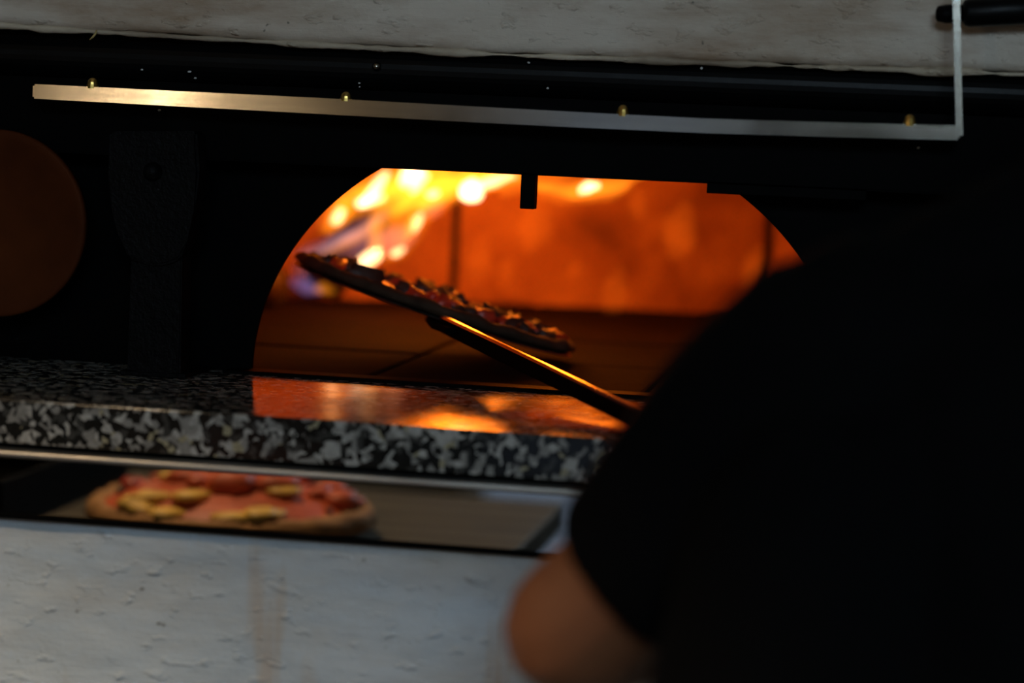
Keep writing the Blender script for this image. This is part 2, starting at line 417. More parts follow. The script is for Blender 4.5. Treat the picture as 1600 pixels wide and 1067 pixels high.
# dome shell
bm = bmesh.new()
lv = []
for t in range(7):
    k = cos(t / 6 * pi / 2 * 0.98); z = ZF + ZW - 0.002 + 0.13 * sin(t / 6 * pi / 2)
    lv.append([bm.verts.new((cen.x + (x - cen.x) * max(k, 0.02) * 1.06, cen.y + (y - cen.y) * max(k, 0.02) * 1.06, z)) for x, y in ring])
for a, b in zip(lv, lv[1:]):
    n = len(a)
    for i in range(n): bm.faces.new((a[i], a[(i + 1) % n], b[(i + 1) % n], b[i]))
bm.faces.new(lv[-1])
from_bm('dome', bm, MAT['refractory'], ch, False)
# floor tiles (shared mesh)
tm = box_bm((-0.148, -0.148, -0.03), (0.148, 0.148, 0.0), 0.004)
tme = bpy.data.meshes.new('floor_tile'); tm.to_mesh(tme); tm.free(); tme.materials.append(MAT['dark_stone'])
for i in range(5):
    for j in range(4):
        o = bpy.data.objects.new('hearth_tile', tme); COL.objects.link(o); o.parent = ch
        o.location = (-0.645 + 0.30 * i, 0.155 + 0.30 * j, ZF + random.uniform(-0.0012, 0.0008))
box('hearth_bed', (-0.80, 0.0, ZF - 0.06), (0.70, 1.35, ZF - 0.008), MAT['char_log'], ch)

st_ = tube('straw', [at_y(151, 47, -0.062), at_y(149, 53, -0.065), at_y(145, 58, -0.066), at_y(140, 62, -0.066)], [0.0006, 0.0012, 0.0012, 0.0005], MAT['straw'], None, 6)
tag(st_, 'tiny pale straw stuck to the plaster edge at the upper left', 'straw')
# ------------------------------------------------------------------ granite shelf, steel strip
def shelf():
    bm = box_bm((-1.35, -0.360, 1.159), (1.35, -0.002, ZF), 0.0015)
    o = from_bm('granite_shelf', bm, MAT['granite'])
    tag(o, 'speckled black and white polished granite shelf below the oven mouth', 'shelf')
shelf()
strip = empty('steel_trim_strip', (0, -0.36, 1.09))
tag(strip, 'brushed stainless steel strip under the granite edge, reflecting a pizza', 'trim strip')
box('face_plate', (-1.35, -0.366, 1.0935), (1.35, -0.349, 1.1475), MAT['steel_strip'], strip, 0.0012)
box('top_lip', (-1.35, -0.373, 1.1475), (1.35, -0.345, 1.1535), MAT['steel_lip'], strip, 0.002)
box('shadow_gap', (-1.35, -0.352, 1.1535), (1.35, -0.335, 1.1595), MAT['black_steel'], strip)
box('bottom_lip', (-1.35, -0.3675, 1.0885), (1.35, -0.345, 1.0935), MAT['black_steel'], strip, 0.001)

# ------------------------------------------------------------------ rail in front of the hood
rail = empty('steel_rail', (-0.05, -0.12, 1.48))
tag(rail, 'thin flat stainless steel rail with brass nuts across the black hood', 'rail')
top = [(50, 131), (275, 142), (500, 153), (700, 164), (900, 175), (1100, 185), (1300, 191), (1500, 196)]
bot = [(50, 154), (275, 166), (500, 178), (700, 189), (900, 199), (1100, 208), (1300, 214), (1500, 219)]
bm = bmesh.new(); rr = []
for (ax, ay), (bx_, by) in zip(top, bot):
    P, Q = at_y(ax, ay, -0.12), at_y(bx_, by, -0.12)
    x = (P.x + Q.x) / 2
    rr.append([bm.verts.new(c) for c in ((x, -0.120, P.z), (x, -0.108, P.z), (x, -0.108, Q.z), (x, -0.120, Q.z))])
for a, b in zip(rr, rr[1:]):
    for k in range(4): bm.faces.new((a[k], a[(k + 1) % 4], b[(k + 1) % 4], b[k]))
bm.faces.new(rr[0]); bm.faces.new(rr[-1])
bmesh.ops.recalc_face_normals(bm, faces=bm.faces)
bmesh.ops.bevel(bm, geom=[e for e in bm.edges if e.calc_face_angle(0) > 0.8], offset=0.0018, segments=2, affect='EDGES')
from_bm('bar', bm, MAT['steel_bar'], rail)
for px, py in ((144, 136), (540, 158), (973, 179), (1421, 194)):
    P = at_y(px, py, -0.114)
    Mx = Matrix.Translation((P.x, -0.113, P.z))
    nut = from_bm('brass_nut', lathe_bm([(0, 0.0095), (0.002, 0.0092), (0.0042, 0.0075), (0.0052, 0.005), (0.0055, 0.003), (0.0062, 0.003), (0.0062, -0.002), (0, -0.002)], 12, Mx), MAT['brass'], rail, False)
for px in (200, 760, 1360):      # stand-offs that hold the bar to the fascia
    P = at_y(px, 135 + px * 0.046, -0.10)
    tube('stand_off', [(P.x, -0.110, 1.487), (P.x, -0.058, 1.487)], 0.004, MAT['black_steel'], rail, 10)
T0, T1 = at_y(1499, 212, -0.118), at_y(1493, -60, -0.118)
d = (T1 - T0).normalized(); sd = Vector((1, 0, 0))
bm = bmesh.new(); w_ = 0.0034
vs_ = [bm.verts.new(p + sd * s * w_ + Vector((0, yy, 0))) for p in (T0, T1) for s, yy in ((-1, -0.002), (1, -0.002), (1, 0.006), (-1, 0.006))]
for f in ((0, 1, 2, 3), (4, 5, 6, 7), (0, 1, 5, 4), (1, 2, 6, 5), (2, 3, 7, 6), (3, 0, 4, 7)): bm.faces.new([vs_[j] for j in f])
from_bm('hanger_rod', bm, MAT['steel_bar'], rail)

# black tube that crosses behind the rod at the top right
bk = empty('black_handle', at_y(1530, 22, -0.09))
tag(bk, 'matt black tubular handle with rough end at the top right corner', 'handle')
P, Q = at_y(1478, 22, -0.088), at_y(1740, 8, -0.088)
tube('grip', [P + (Q - P) * 0.10, P + (Q - P) * 0.115, P + (Q - P) * 0.14, Q], [0.009, 0.0125, 0.0138, 0.0145], MAT['black_gloss'], bk, 20)
tube('end_knob', [P - Vector((0.010, 0, 0)), P - Vector((0.008, 0, 0)), P, P + (Q - P) * 0.085, P + (Q - P) * 0.10], [0.004, 0.0075, 0.0092, 0.0092, 0.0075], MAT['cast_iron'], bk, 14)
tube('mount', [Q + Vector((-0.02, 0.0, 0)), Q + Vector((-0.02, 0.06, 0))], 0.008, MAT['black_steel'], bk, 12)

# ------------------------------------------------------------------ rust brown round plate on the left, iron support
C0 = at_y(-7, 349, -0.078); R0 = (at_y(133, 349, -0.078) - C0).length
pl = empty('round_plate', (C0.x, -0.078, C0.z - R0))
tag(pl, 'round rust-brown metal plate on the black front at the left edge', 'plate')
Mx = Matrix.Translation((C0.x, -0.067, C0.z)) @ Matrix.Rotation(radians(90), 4, 'X')
from_bm('disc', lathe_bm([(0, 0.010), (R0 * 0.9, 0.010), (R0 * 0.97, 0.012), (R0 * 0.995, 0.011), (R0, 0.008), (R0, 0.0), (0, 0.0)], 72, Mx), MAT['rust_plate'], pl, True)
tube('hanging_stud', [(C0.x - 0.02, -0.084, C0.z + R0 * 0.78), (C0.x - 0.02, -0.058, C0.z + R0 * 0.78)], 0.006, MAT['cast_iron'], pl, 12)

B0 = at_z(247, 603, ZF)
yS = -0.10
def spt(px, py): p = at_y(px, py, yS); return (p.x, p.z)
base_z = ZF
sup = empty('iron_support', (at_y(247, 600, yS).x, yS, ZF))
tag(sup, 'black cast iron support standing on the granite left of the oven mouth', 'support')
xs0, xs1 = spt(213, 590)[0], spt(283, 590)[0]
stem = [(xs0 - 0.0, ZF), (xs1, ZF), (spt(284, 430)[0], spt(284, 430)[1]), (spt(218, 400)[0], spt(218, 400)[1])]
from_bm('stem', prism_bm([(xs0, ZF), (xs1, ZF), spt(286, 400), spt(217, 400)], lambda a, b, d: (a, d, b), yS - 0.004, yS + 0.030, 0.0015), MAT['cast_iron'], sup)
from_bm('stem_web', prism_bm([(xs0 - 0.012, ZF), (xs0 + 0.001, ZF), spt(218, 395), spt(203, 395)], lambda a, b, d: (a, d, b), yS + 0.004, yS + 0.085, 0.0015), MAT['cast_iron'], sup)
sh = [(176, 205), (312, 205), (316, 270), (308, 330), (298, 375), (286, 405), (262, 414), (238, 414), (205, 402), (190, 365), (180, 325), (175, 270)]
from_bm('shield', prism_bm([spt(*s) for s in sh], lambda a, b, d: (a, d, b), yS - 0.012, yS + 0.02, 0.003), MAT['cast_iron'], sup)
cp = at_y(245, 268, yS)
from_bm('cap_bolt', lathe_bm([(0, 0.012), (0.006, 0.011), (0.009, 0.006), (0.010, 0), (0, 0)], 16, Matrix.Translation((cp.x, yS - 0.012, cp.z)) @ Matrix.Rotation(radians(90), 4, 'X')), MAT['cast_iron'], sup, True)
box('foot', (xs0 - 0.016, yS - 0.006, ZF), (xs1 + 0.006, yS + 0.09, ZF + 0.005), MAT['cast_iron'], sup, 0.001)
box('top_arm', (xs0 - 0.005, yS + 0.0, 1.415), (xs1 + 0.005, -0.058, 1.45), MAT['cast_iron'], sup, 0.002)

# ------------------------------------------------------------------ the fire
fire = empty('wood_fire', (-0.42, 0.9, ZF))
tag(fire, 'bright orange and yellow wood fire rolling along the oven roof', 'fire')
FL = {'core': flame_mat('flame_core', (1.0, 0.60, 0.28), 190), 'hot': flame_mat('flame_hot', (1.0, 0.28, 0.012), 34),
      'mid': flame_mat('flame_mid', (1.0, 0.24, 0.010), 15), 'wisp': flame_mat('flame_wisp', (1.0, 0.15, 0.006), 4.0),
      'violet': flame_mat('flame_violet', (0.62, 0.30, 0.44), 5.0), 'pale': flame_mat('flame_pale', (0.80, 0.45, 0.48), 16.0), 'blue': flame_mat('flame_blue', (0.45, 0.36, 0.95), 8.0)}
def flame(pts, rad, kind, Y, dy=0.0):
    """flame tongue through picture points at depth Y (dy: depth change along it); rad in picture pixels"""
    P = []; Rr = []
    n = len(pts)
    # smooth the path
    for i in range(n - 1):
        p0 = Vector(pts[max(i - 1, 0)]); p1 = Vector(pts[i]); p2 = Vector(pts[i + 1]); p3 = Vector(pts[min(i + 2, n - 1)])
        for k in range(6):
            t = k / 6
            c = 0.5 * ((2 * p1) + (p2 - p0) * t + (2 * p0 - 5 * p1 + 4 * p2 - p3) * t * t + (3 * p1 - p0 - 3 * p2 + p3) * t ** 3)
            u = (i + t) / (n - 1)
            P.append(at_y(c.x, c.y, Y + dy * u)); Rr.append((rad[i] * (1 - t) + rad[i + 1] * t) / 1100.0)
    P.append(at_y(pts[-1][0], pts[-1][1], Y + dy)); Rr.append(rad[-1] / 1100.0)
    bm = bmesh.new(); add_tube(bm, P, [max(r, 0.0012) for r in Rr], 14)
    for v in bm.verts:
        nv = noise.noise_vector(v.co * 22.0) * 0.006 + noise.noise_vector(v.co * 60.0) * 0.002
        v.co += nv
    return from_bm('flame', bm, FL[kind], fire, True)
# tongues climbing from the logs, then licking along the roof to the right
flame([(560, 420), (585, 395), (610, 365), (650, 330), (690, 300), (760, 280), (830, 268)], [6, 15, 22, 26, 26, 20, 6], 'mid', 0.92, -0.10)
flame([(500, 360), (530, 330), (570, 305), (610, 280), (640, 250)], [8, 24, 32, 30, 12], 'mid', 0.95, -0.05)
flame([(545, 300), (575, 305), (610, 300), (640, 285), (668, 255)], [6, 18, 22, 24, 14], 'hot', 0.93)
flame([(600, 335), (625, 320), (650, 300), (672, 280), (700, 262)], [5, 15, 20, 18, 10], 'hot', 0.90)
flame([(655, 330), (668, 310), (690, 296), (730, 285), (790, 272), (840, 262)], [6, 14, 20, 22, 18, 6], 'hot', 0.85, -0.05)
flame([(560, 300), (600, 296), (650, 278), (720, 270), (790, 262)], [6, 18, 26, 24, 8], 'hot', 0.97)
flame([(590, 330), (640, 318), (690, 300), (720, 280)], [6, 16, 20, 10], 'hot', 0.95)
flame([(500, 398), (545, 380), (590, 350), (625, 322), (650, 305)], [4, 9, 10, 12, 6], 'hot', 0.90)
flame([(462, 398), (500, 388), (548, 372), (600, 340)], [3, 8, 9, 5], 'pale', 0.91)
flame([(596, 412), (618, 392), (634, 366), (646, 340), (664, 318)], [4, 8, 7, 8, 5], 'hot', 0.88)
flame([(612, 400), (622, 394), (634, 384)], [3, 7, 4], 'core', 0.88)
flame([(644, 358), (652, 346), (660, 334)], [3, 7, 4], 'core', 0.89)
flame([(562, 322), (580, 306), (592, 286), (606, 268)], [4, 10, 9, 5], 'core', 0.92)
flame([(628, 292), (638, 280), (646, 266), (650, 250)], [6, 12, 16, 12], 'core', 0.90)
flame([(640, 302), (650, 290), (664, 270)], [4, 9, 8], 'core', 0.88)
flame([(664, 302), (674, 300), (684, 296)], [4, 8, 5], 'core', 0.84)
flame([(726, 312), (733, 304), (740, 294), (748, 284)], [9, 20, 21, 9], 'core', 0.80)
flame([(752, 290), (775, 282), (805, 272)], [8, 9, 4], 'core', 0.80)
flame([(560, 415), (572, 408), (584, 398), (590, 388)], [6, 12, 12, 5], 'core', 0.90)
flame([(520, 352), (526, 342), (534, 328)], [6, 9, 6], 'core', 0.92)
flame([(512, 366), (524, 345), (540, 320), (552, 305)], [6, 17, 17, 6], 'hot', 0.93)
flame([(556, 318), (575, 312), (600, 306)], [4, 10, 6], 'core', 0.95)
flame([(575, 420), (586, 396), (588, 360), (592, 330), (600, 310)], [7, 13, 10, 9, 10], 'hot', 0.92)
flame([(610, 408), (624, 398), (640, 375), (655, 350), (668, 335)], [6, 13, 12, 13, 6], 'mid', 0.92)
flame([(636, 368), (645, 354), (654, 342)], [5, 12, 6], 'hot', 0.92)
flame([(608, 404), (620, 398), (630, 388)], [4, 9, 5], 'hot', 0.90)
flame([(830, 292), (880, 297), (930, 294), (975, 284), (1010, 276)], [6, 12, 16, 11, 4], 'hot', 0.72, -0.05)
flame([(840, 305), (900, 306), (950, 300), (985, 288)], [8, 14, 15, 6], 'mid', 0.75)
flame([(905, 298), (922, 293), (940, 290)], [5, 10, 5], 'core', 0.70)
flame([(780, 300), (840, 282), (900, 268)], [8, 18, 10], 'mid', 0.78)
flame([(470, 392), (520, 378), (570, 352), (610, 330)], [5, 14, 15, 8], 'violet', 0.95)
flame([(500, 400), (555, 385), (620, 372), (648, 350)], [6, 22, 24, 8], 'violet', 0.98)
flame([(660, 335), (672, 328), (690, 312)], [8, 14, 8], 'violet', 0.95)
flame([(455, 440), (480, 446), (505, 450)], [6, 17, 6], 'blue', 1.0)
flame([(458, 425), (485, 425), (510, 440)], [5, 20, 6], 'violet', 1.0)
flame([(490, 452), (505, 449), (525, 453)], [4, 9, 4], 'hot', 0.96)
for px, py, r, Y in ((790, 422, 16, 1.12), (898, 420, 12, 1.16), (996, 322, 18, 1.15), (835, 350, 30, 1.1), (745, 400, 22, 1.1), (1060, 360, 30, 1.15), (1175, 420, 22, 1.15), (960, 455, 24, 1.15)):
    flame([(px - r * 0.4, py + r * 1.6), (px, py + r * 0.5), (px + 2, py - r * 0.5), (px + r * 0.5, py - r * 1.8)], [r * 0.3, r, r * 0.9, r * 0.2], 'wisp', Y - 0.03)
# light given off by the flames
def fire_light(px, py, Y, power, rad):
    ld = bpy.data.lights.new('fire_glow', 'POINT'); ld.energy = power; ld.shadow_soft_size = rad; ld.color = (1.0, 0.19, 0.008)
    o = bpy.data.objects.new('fire_glow', ld); COL.objects.link(o); o.location = at_y(px, py, Y)
fire_light(640, 300, 0.82, 2.6, 0.06)
fire_light(735, 285, 0.76, 3.6, 0.06)
fire_light(930, 272, 0.66, 2.4, 0.05)

# logs
def burning_log(a, b, r, label):
    lg = empty('burning_log', (a[0], a[1], ZF)); tag(lg, label, 'log', 'logs in the fire')
    a, b = Vector(a), Vector(b); n = 14
    bm = bmesh.new(); add_tube(bm, [a + (b - a) * i / n for i in range(n + 1)], [r * (1 + 0.1 * noise.noise((i * 0.7, a.x * 9, 0))) for i in range(n + 1)], 14)
    for v in bm.verts: v.co += noise.noise_vector(v.co * 40) * 0.004
    from_bm('bark', bm, MAT['char_log'], lg, True)
    for e in (a - (b - a).normalized() * 0.002, b + (b - a).normalized() * 0.002):
        tube('cut_end', [e, e + (b - a) * 0.004], r * 0.86, MAT['topping_char'], lg, 14)
la, lb = at_y(418, 452, 0.80), at_y(330, 440, 1.0)
burning_log((la.x, la.y, ZF + 0.034), (lb.x, lb.y, ZF + 0.04), 0.030, 'charred log end showing just inside the left edge of the mouth')

la, lb = at_y(505, 445, 0.985), at_y(590, 335, 1.055)  # leaning log added to darken the wall behind the violet flames
burning_log((la.x, la.y, la.z), (lb.x, lb.y, lb.z), 0.030, 'half-burnt log added as dark backdrop behind the flames, leaning on the chamber wall')

# ------------------------------------------------------------------ peel with pizza being lifted
Lp, Rp = cs(-0.259, -0.104, 2.86), cs(0.080, 0.0125, 2.82)
Cc = (Lp + Rp) / 2
U_ = (Rp - Lp).normalized()
view = (CAM - Cc).normalized(); V_ = (view - U_ * view.dot(U_)).normalized()
W_ = U_.cross(V_)
if W_.z < 0: W_ = -W_
V_ = (V_ - W_ * math.tan(radians(2.6))).normalized(); W_ = U_.cross(V_)
if W_.z < 0: W_ = -W_
PR = (Rp - Lp).length / 2
Np = Cc + V_ * (PR * 0.97) + U_ * (PR * 0.22)
FR = Matrix((U_, V_, W_)).transposed().to_4x4(); FR.translation = Cc
peel = empty('pizza_peel', Cc); tag(peel, 'round steel pizza peel on a long flat handle, tilted up in the oven', 'pizza peel')
from_bm('blade', lathe_bm([(0, -0.0105), (PR * 0.88, -0.0105), (PR * 0.945, -0.0095), (PR * 0.95, -0.0085), (PR * 0.945, -0.0075), (0, -0.0075)], 64, FR), MAT['steel_peel'], peel)
dN = (Np - CAM).dot(FWD); Hp = cs(0.1234, 0.0630, 2.22); hd = (Hp - Np) * (0.5 / (dN - 2.22))   # 0.5 m of depth
Hend = Np + hd * (dN - 1.69) / 0.5
def bar_path(pts, h, t, mat, name):
    bm = bmesh.new(); rg = []
    for i, p in enumerate(pts):
        tt = (pts[min(i + 1, len(pts) - 1)] - pts[max(i - 1, 0)]).normalized()
        s = tt.cross(Vector((0, 0, 1))).normalized(); u = s.cross(tt)
        rg.append([bm.verts.new(p + s * a * t / 2 + u * b * h / 2) for a, b in ((-1, -1), (1, -1), (1, 1), (-1, 1))])
    for a, b in zip(rg, rg[1:]):
        for k in range(4): bm.faces.new((a[k], a[(k + 1) % 4], b[(k + 1) % 4], b[k]))
    bm.faces.new(rg[0]); bm.faces.new(rg[-1])
    bmesh.ops.recalc_face_normals(bm, faces=bm.faces)
    bmesh.ops.bevel(bm, geom=[e for e in bm.edges if e.calc_face_angle(0) > 0.8], offset=0.0016, segments=2, affect='EDGES')
    return from_bm(name, bm, mat, peel)
hpts = [Np - W_ * 0.012, Np + hd * 0.1 - W_ * 0.012, Np + hd * 0.5 - Vector((0, 0, 0.012)), Hend - Vector((0, 0, 0.012))]
handle = bar_path(hpts, 0.019, 0.005, MAT['dark_handle'], 'handle')
# bright strip added along the handle's upper edge, angled to give a firelight glint
tdir = (hpts[2] - hpts[1]).normalized(); mid = hpts[2]
hv = ((CAM - mid).normalized() + (at_y(930, 272, 0.66) - mid).normalized()).normalized()
cn = (hv - tdir * hv.dot(tdir)).normalized(); cb = tdir.cross(cn).normalized()
bm = bmesh.new(); rg = []
for p_ in hpts:
    c_ = p_ + Vector((0, 0, 0.0085))
    rg.append([bm.verts.new(c_ + cb * a * 0.0026 + cn * b * 0.0016) for a, b in ((-1, -1), (1, -1), (1, 1), (-1, 1))])
for a, b in zip(rg, rg[1:]):
    for k in range(4): bm.faces.new((a[k], a[(k + 1) % 4], b[(k + 1) % 4], b[k]))
bm.faces.new(rg[0]); bm.faces.new(rg[-1])
from_bm('glint_edge', bm, MAT['glint_steel'], peel)
nk = (Np - Cc).normalized()
bar_path([Np - W_ * 0.014 - nk * 0.09, Np - W_ * 0.014, Np + hd * 0.08 - W_ * 0.012], 0.007, 0.026, MAT['dark_handle'], 'neck')
for k in range(3):
    pr_ = Np - nk * (0.02 + 0.03 * k) - W_ * 0.006
    from_bm('rivet', lathe_bm([(0, 0.003), (0.003, 0.002), (0.004, 0), (0, 0)], 10, Matrix.Translation(pr_) @ FR.to_3x3().to_4x4()), MAT['steel_peel'], peel, True)

def blob(bm, c, rx, ry, rz, rot, M, seed, amp=0.25):
    r = bmesh.ops.create_icosphere(bm, subdivisions=2, radius=1.0)
    R2 = Matrix.Rotation(rot, 4, 'Z')
    for v in r['verts']:
        p_ = v.co.copy(); k = 1 + amp * noise.noise(p_ * 1.7 + Vector((seed * 3.1, 0, seed)))
        q_ = Vector((p_.x * rx * k, p_.y * ry * k, p_.z * rz * k))
        v.co = M @ (Vector(c) + (R2 @ q_))
def pizza(name, M, R, rim, seed, parent_loc, label, ntop, mats, tz=0.010, crust='crust', dome=0.0):
    pz = empty(name, parent_loc); tag(pz, label, 'pizza')
    bm = lathe_bm([(0, 0), (R * 0.85, 0), (R * 0.96, 0.002), (R, 0.006), (R * 0.985, rim * 0.8), (R * 0.95, rim), (R * 0.90, rim * 0.9), (R * 0.86, 0.0085), (R * 0.7, 0.0083), (R * 0.5, 0.008), (R * 0.3, 0.008), (R * 0.15, 0.008), (0, 0.0078)], 96)
    for v in bm.verts:
        r = math.hypot(v.co.x, v.co.y)
        if r > R * 0.8:
            k = noise.noise((v.co.x * 38 + seed, v.co.y * 38, seed)) + 0.5 * noise.noise((v.co.x * 90, v.co.y * 90, seed))
            v.co.z *= 1 + 0.35 * k; s = 1 + 0.022 * k; v.co.x *= s; v.co.y *= s
    for v in bm.verts:
        if v.co.z > 0.007: v.co.z += dome * max(0, 1 - (math.hypot(v.co.x, v.co.y) / R) ** 2)
    bmesh.ops.transform(bm, matrix=M, verts=bm.verts)
    from_bm('crust', bm, MAT[crust], pz, True)
    bm = lathe_bm([(0, 0.0095), (R * 0.15, 0.0096), (R * 0.3, 0.0097), (R * 0.5, 0.0098), (R * 0.7, 0.0100), (R * 0.82, 0.0105), (R * 0.87, 0.0095), (R * 0.87, 0.0070), (0, 0.0070)], 72)
    for v in bm.verts:
        v.co.z += dome * max(0, 1 - (math.hypot(v.co.x, v.co.y) / R) ** 2)
        if v.co.z > 0.009: v.co.z += 0.0016 * noise.noise((v.co.x * 60 + seed, v.co.y * 60, 3))
    bmesh.ops.transform(bm, matrix=M, verts=bm.verts)
    from_bm('sauce', bm, MAT['sauce'], pz, True)
    rnd = random.Random(seed)
    for k in range(ntop):
        a, r = rnd.uniform(0, 2 * pi), R * 0.84 * math.sqrt(rnd.uniform(0.02, 1))
        mn, nm, sx, sy, sz = mats[k % len(mats)]
        if dome and r * sin(a) > 0.42 * R: mn, nm, sx, sy, sz = mats[0]
        elif dome and mn == 'cheese' and k % 3: mn, nm, sx, sy, sz = mats[1]       # most of the cheese has run to one side
        s = rnd.uniform(0.75, 1.3)
        bm = bmesh.new(); blob(bm, (r * cos(a), r * sin(a), tz + sz * s * 0.35 + dome * (1 - (r / R) ** 2)), sx * s, sy * s, sz * s, rnd.uniform(0, pi), M, k + seed, 0.25 if dome else 0.75)
        from_bm(nm, bm, MAT[mn], pz, True)
    return pz
Mp = FR.copy(); Mp.translation = Cc - W_ * 0.0073
pizza('pizza', Mp, PR * 0.965, 0.015, 11, Cc, 'pizza with charred and red toppings lying on the tilted peel', 60,
      [('topping_char', 'charred_topping', 0.017, 0.010, 0.009), ('topping_red', 'tomato_piece', 0.013, 0.010, 0.008), ('topping_char', 'charred_topping', 0.012, 0.009, 0.010), ('topping_char', 'charred_topping', 0.020, 0.006, 0.008), ('topping_red', 'pepper_strip', 0.020, 0.006, 0.007)], 0.010, 'crust_dark')

# ------------------------------------------------------------------ prep table with a finished pizza (seen mirrored in the steel strip)
tb = empty('prep_table', (-0.85, -1.45, 0)); tag(tb, 'dark prep table standing in front of the oven at the left', 'table')
box('table_top', (-1.75, -1.78, 0.875), (-0.12, -1.15, 0.915), MAT['counter_grey'], tb, 0.004)
for lx in (-1.70, -0.21):
    for ly in (-1.73, -1.24): box('leg', (lx, ly, 0), (lx + 0.05, ly + 0.05, 0.875), MAT['dark_counter'], tb, 0.003)
box('stretcher', (-1.66, -1.72, 0.2), (-0.2, -1.69, 0.24), MAT['dark_counter'], tb)
box('stretcher', (-1.66, -1.23, 0.2), (-0.2, -1.20, 0.24), MAT['dark_counter'], tb)
bd = from_bm('serving_board', lathe_bm([(0, 0), (0.165, 0), (0.17, 0.004), (0.17, 0.011), (0.165, 0.015), (0, 0.015)], 60, Matrix.Translation((-0.507, -1.335, 0.915))), MAT['wood_board'])
tag(bd, 'round wooden serving board under the finished pizza on the prep table', 'board')
pizza('pizza', Matrix.Translation((-0.507, -1.335, 0.930)), 0.195, 0.022, 5, (-0.507, -1.335, 0.93), 'finished pizza with golden cheese and red sauce, mirrored in the steel strip', 46,
      [('cheese', 'cheese_melt', 0.026, 0.020, 0.006), ('sauce', 'tomato_piece', 0.026, 0.018, 0.012), ('sauce', 'tomato_piece', 0.020, 0.020, 0.010), ('cheese', 'cheese_melt', 0.020, 0.016, 0.006), ('topping_red', 'tomato_piece', 0.018, 0.014, 0.010), ('sauce', 'tomato_piece', 0.024, 0.018, 0.009), ('olive', 'olive_slice', 0.007, 0.007, 0.005)], 0.011, 'crust', 0.055)
ty = empty('reflection_tray', (-1.0, -1.45, 0.915)); tag(ty, 'black tray added left of the finished pizza to darken the strip reflection', 'tray')  # black tray added so the strip mirrors dark at its left end
box('base', (-1.26, -1.70, 0.915), (-0.775, -1.19, 0.921), MAT['black_steel'], ty, 0.002)
for lo, hi in (((-1.26, -1.70, 0.921), (-1.254, -1.19, 0.985)), ((-0.781, -1.70, 0.921), (-0.775, -1.19, 0.985)), ((-1.254, -1.70, 0.921), (-0.781, -1.694, 0.985)), ((-1.254, -1.196, 0.921), (-0.781, -1.19, 0.985))):
    box('rim', lo, hi, MAT['black_steel'], ty, 0.001)
# warm lamp added over the table to brighten the mirrored pizza
lp = empty('fill_pendant', (-0.80, -1.50, 3.0)); tag(lp, 'dark metal pendant lamp added over the prep table to brighten the pizza', 'lamp')
tube('cord', [(-0.80, -1.50, 3.0), (-0.80, -1.50, 2.14)], 0.004, MAT['black_steel'], lp, 8)
from_bm('shade', lathe_bm([(0.02, 0.16), (0.03, 0.155), (0.06, 0.10), (0.14, 0.0), (0.137, 0.0), (0.056, 0.098), (0.026, 0.15), (0.02, 0.155)], 40, Matrix.Translation((-0.80, -1.50, 1.98))), MAT['black_steel'], lp, True)
ld = bpy.data.lights.new('fill_bulb', 'POINT'); ld.energy = 62; ld.color = (1.0, 0.70, 0.40); ld.shadow_soft_size = 0.02
o = bpy.data.objects.new('fill_bulb', ld); COL.objects.link(o); o.location = (-0.80, -1.50, 2.095)

# warm lamp on the wall behind the camera
wl = empty('wall_lamp', (-1.76, -4.45, 1.55)); tag(wl, 'warm wall lamp with open cream shade on the wall facing the oven', 'lamp')
from_bm('backplate', lathe_bm([(0, 0.0), (0.06, 0.0), (0.06, 0.012), (0.05, 0.018), (0, 0.018)], 28, Matrix.Translation((-1.76, -4.45, 1.50)) @ Matrix.Rotation(radians(-90), 4, 'X')), MAT['brass'], wl, True)
tube('arm', [(-1.76, -4.44, 1.50), (-1.76, -4.34, 1.46), (-1.76, -4.25, 1.47), (-1.76, -4.25, 1.50)], 0.007, MAT['brass'], wl, 10)
from_bm('shade', lathe_bm([(0.05, 0.0), (0.10, 0.13), (0.097, 0.13), (0.047, 0.002)], 36, Matrix.Translation((-1.76, -4.25, 1.62))), MAT['white_frame'], wl, True)
ld = bpy.data.lights.new('wall_lamp_bulb', 'POINT'); ld.energy = 8; ld.color = (1.0, 0.76, 0.48); ld.shadow_soft_size = 0.05
o = bpy.data.objects.new('wall_lamp_bulb', ld); COL.objects.link(o); o.location = (-1.76, -4.25, 1.56)

# ------------------------------------------------------------------ the cook
def chain(bm, pts, rad):
    """tapered capsules through the points; the voxel remesh fuses them into one surface"""
    pts = [Vector(p) for p in pts]
    for i, (p_, r) in enumerate(zip(pts, rad)):
        q_ = bmesh.ops.create_icosphere(bm, subdivisions=2, radius=r)
        bmesh.ops.translate(bm, verts=q_['verts'], vec=p_)
        if i: add_tube(bm, [pts[i - 1], p_], [rad[i - 1], r], 16)
def ellip(bm, c, r, rot=None):
    q_ = bmesh.ops.create_icosphere(bm, subdivisions=3, radius=1.0)
    M = Matrix.Translation(c) @ (rot.to_4x4() if rot else Matrix.Identity(4)) @ Matrix.Diagonal((r[0], r[1], r[2], 1))
    bmesh.ops.transform(bm, matrix=M, verts=q_['verts'])
def fuse(name, bm, mat, parent, vox, it):
    o = from_bm(name, bm, mat, parent, True)
    m = o.modifiers.new('fuse', 'REMESH'); m.mode = 'VOXEL'; m.voxel_size = vox; m.use_smooth_shade = True
    s = o.modifiers.new('soften', 'SMOOTH'); s.factor = 0.5; s.iterations = it
    return o
sL, sR = cs(0.240, 0.020, 1.62), cs(0.640, 0.030, 1.60)
eL, eR = cs(0.044, 0.205, 1.72), cs(0.625, 0.260, 1.60)
def on_handle(d_): return Np + hd * ((dN - d_) / 0.5) - Vector((0, 0, 0.012))
gL, gR = on_handle(1.92), on_handle(1.76)
ax = hd.normalized()
neck, head = cs(0.450, -0.115, 1.66), cs(0.520, -0.225, 1.77)
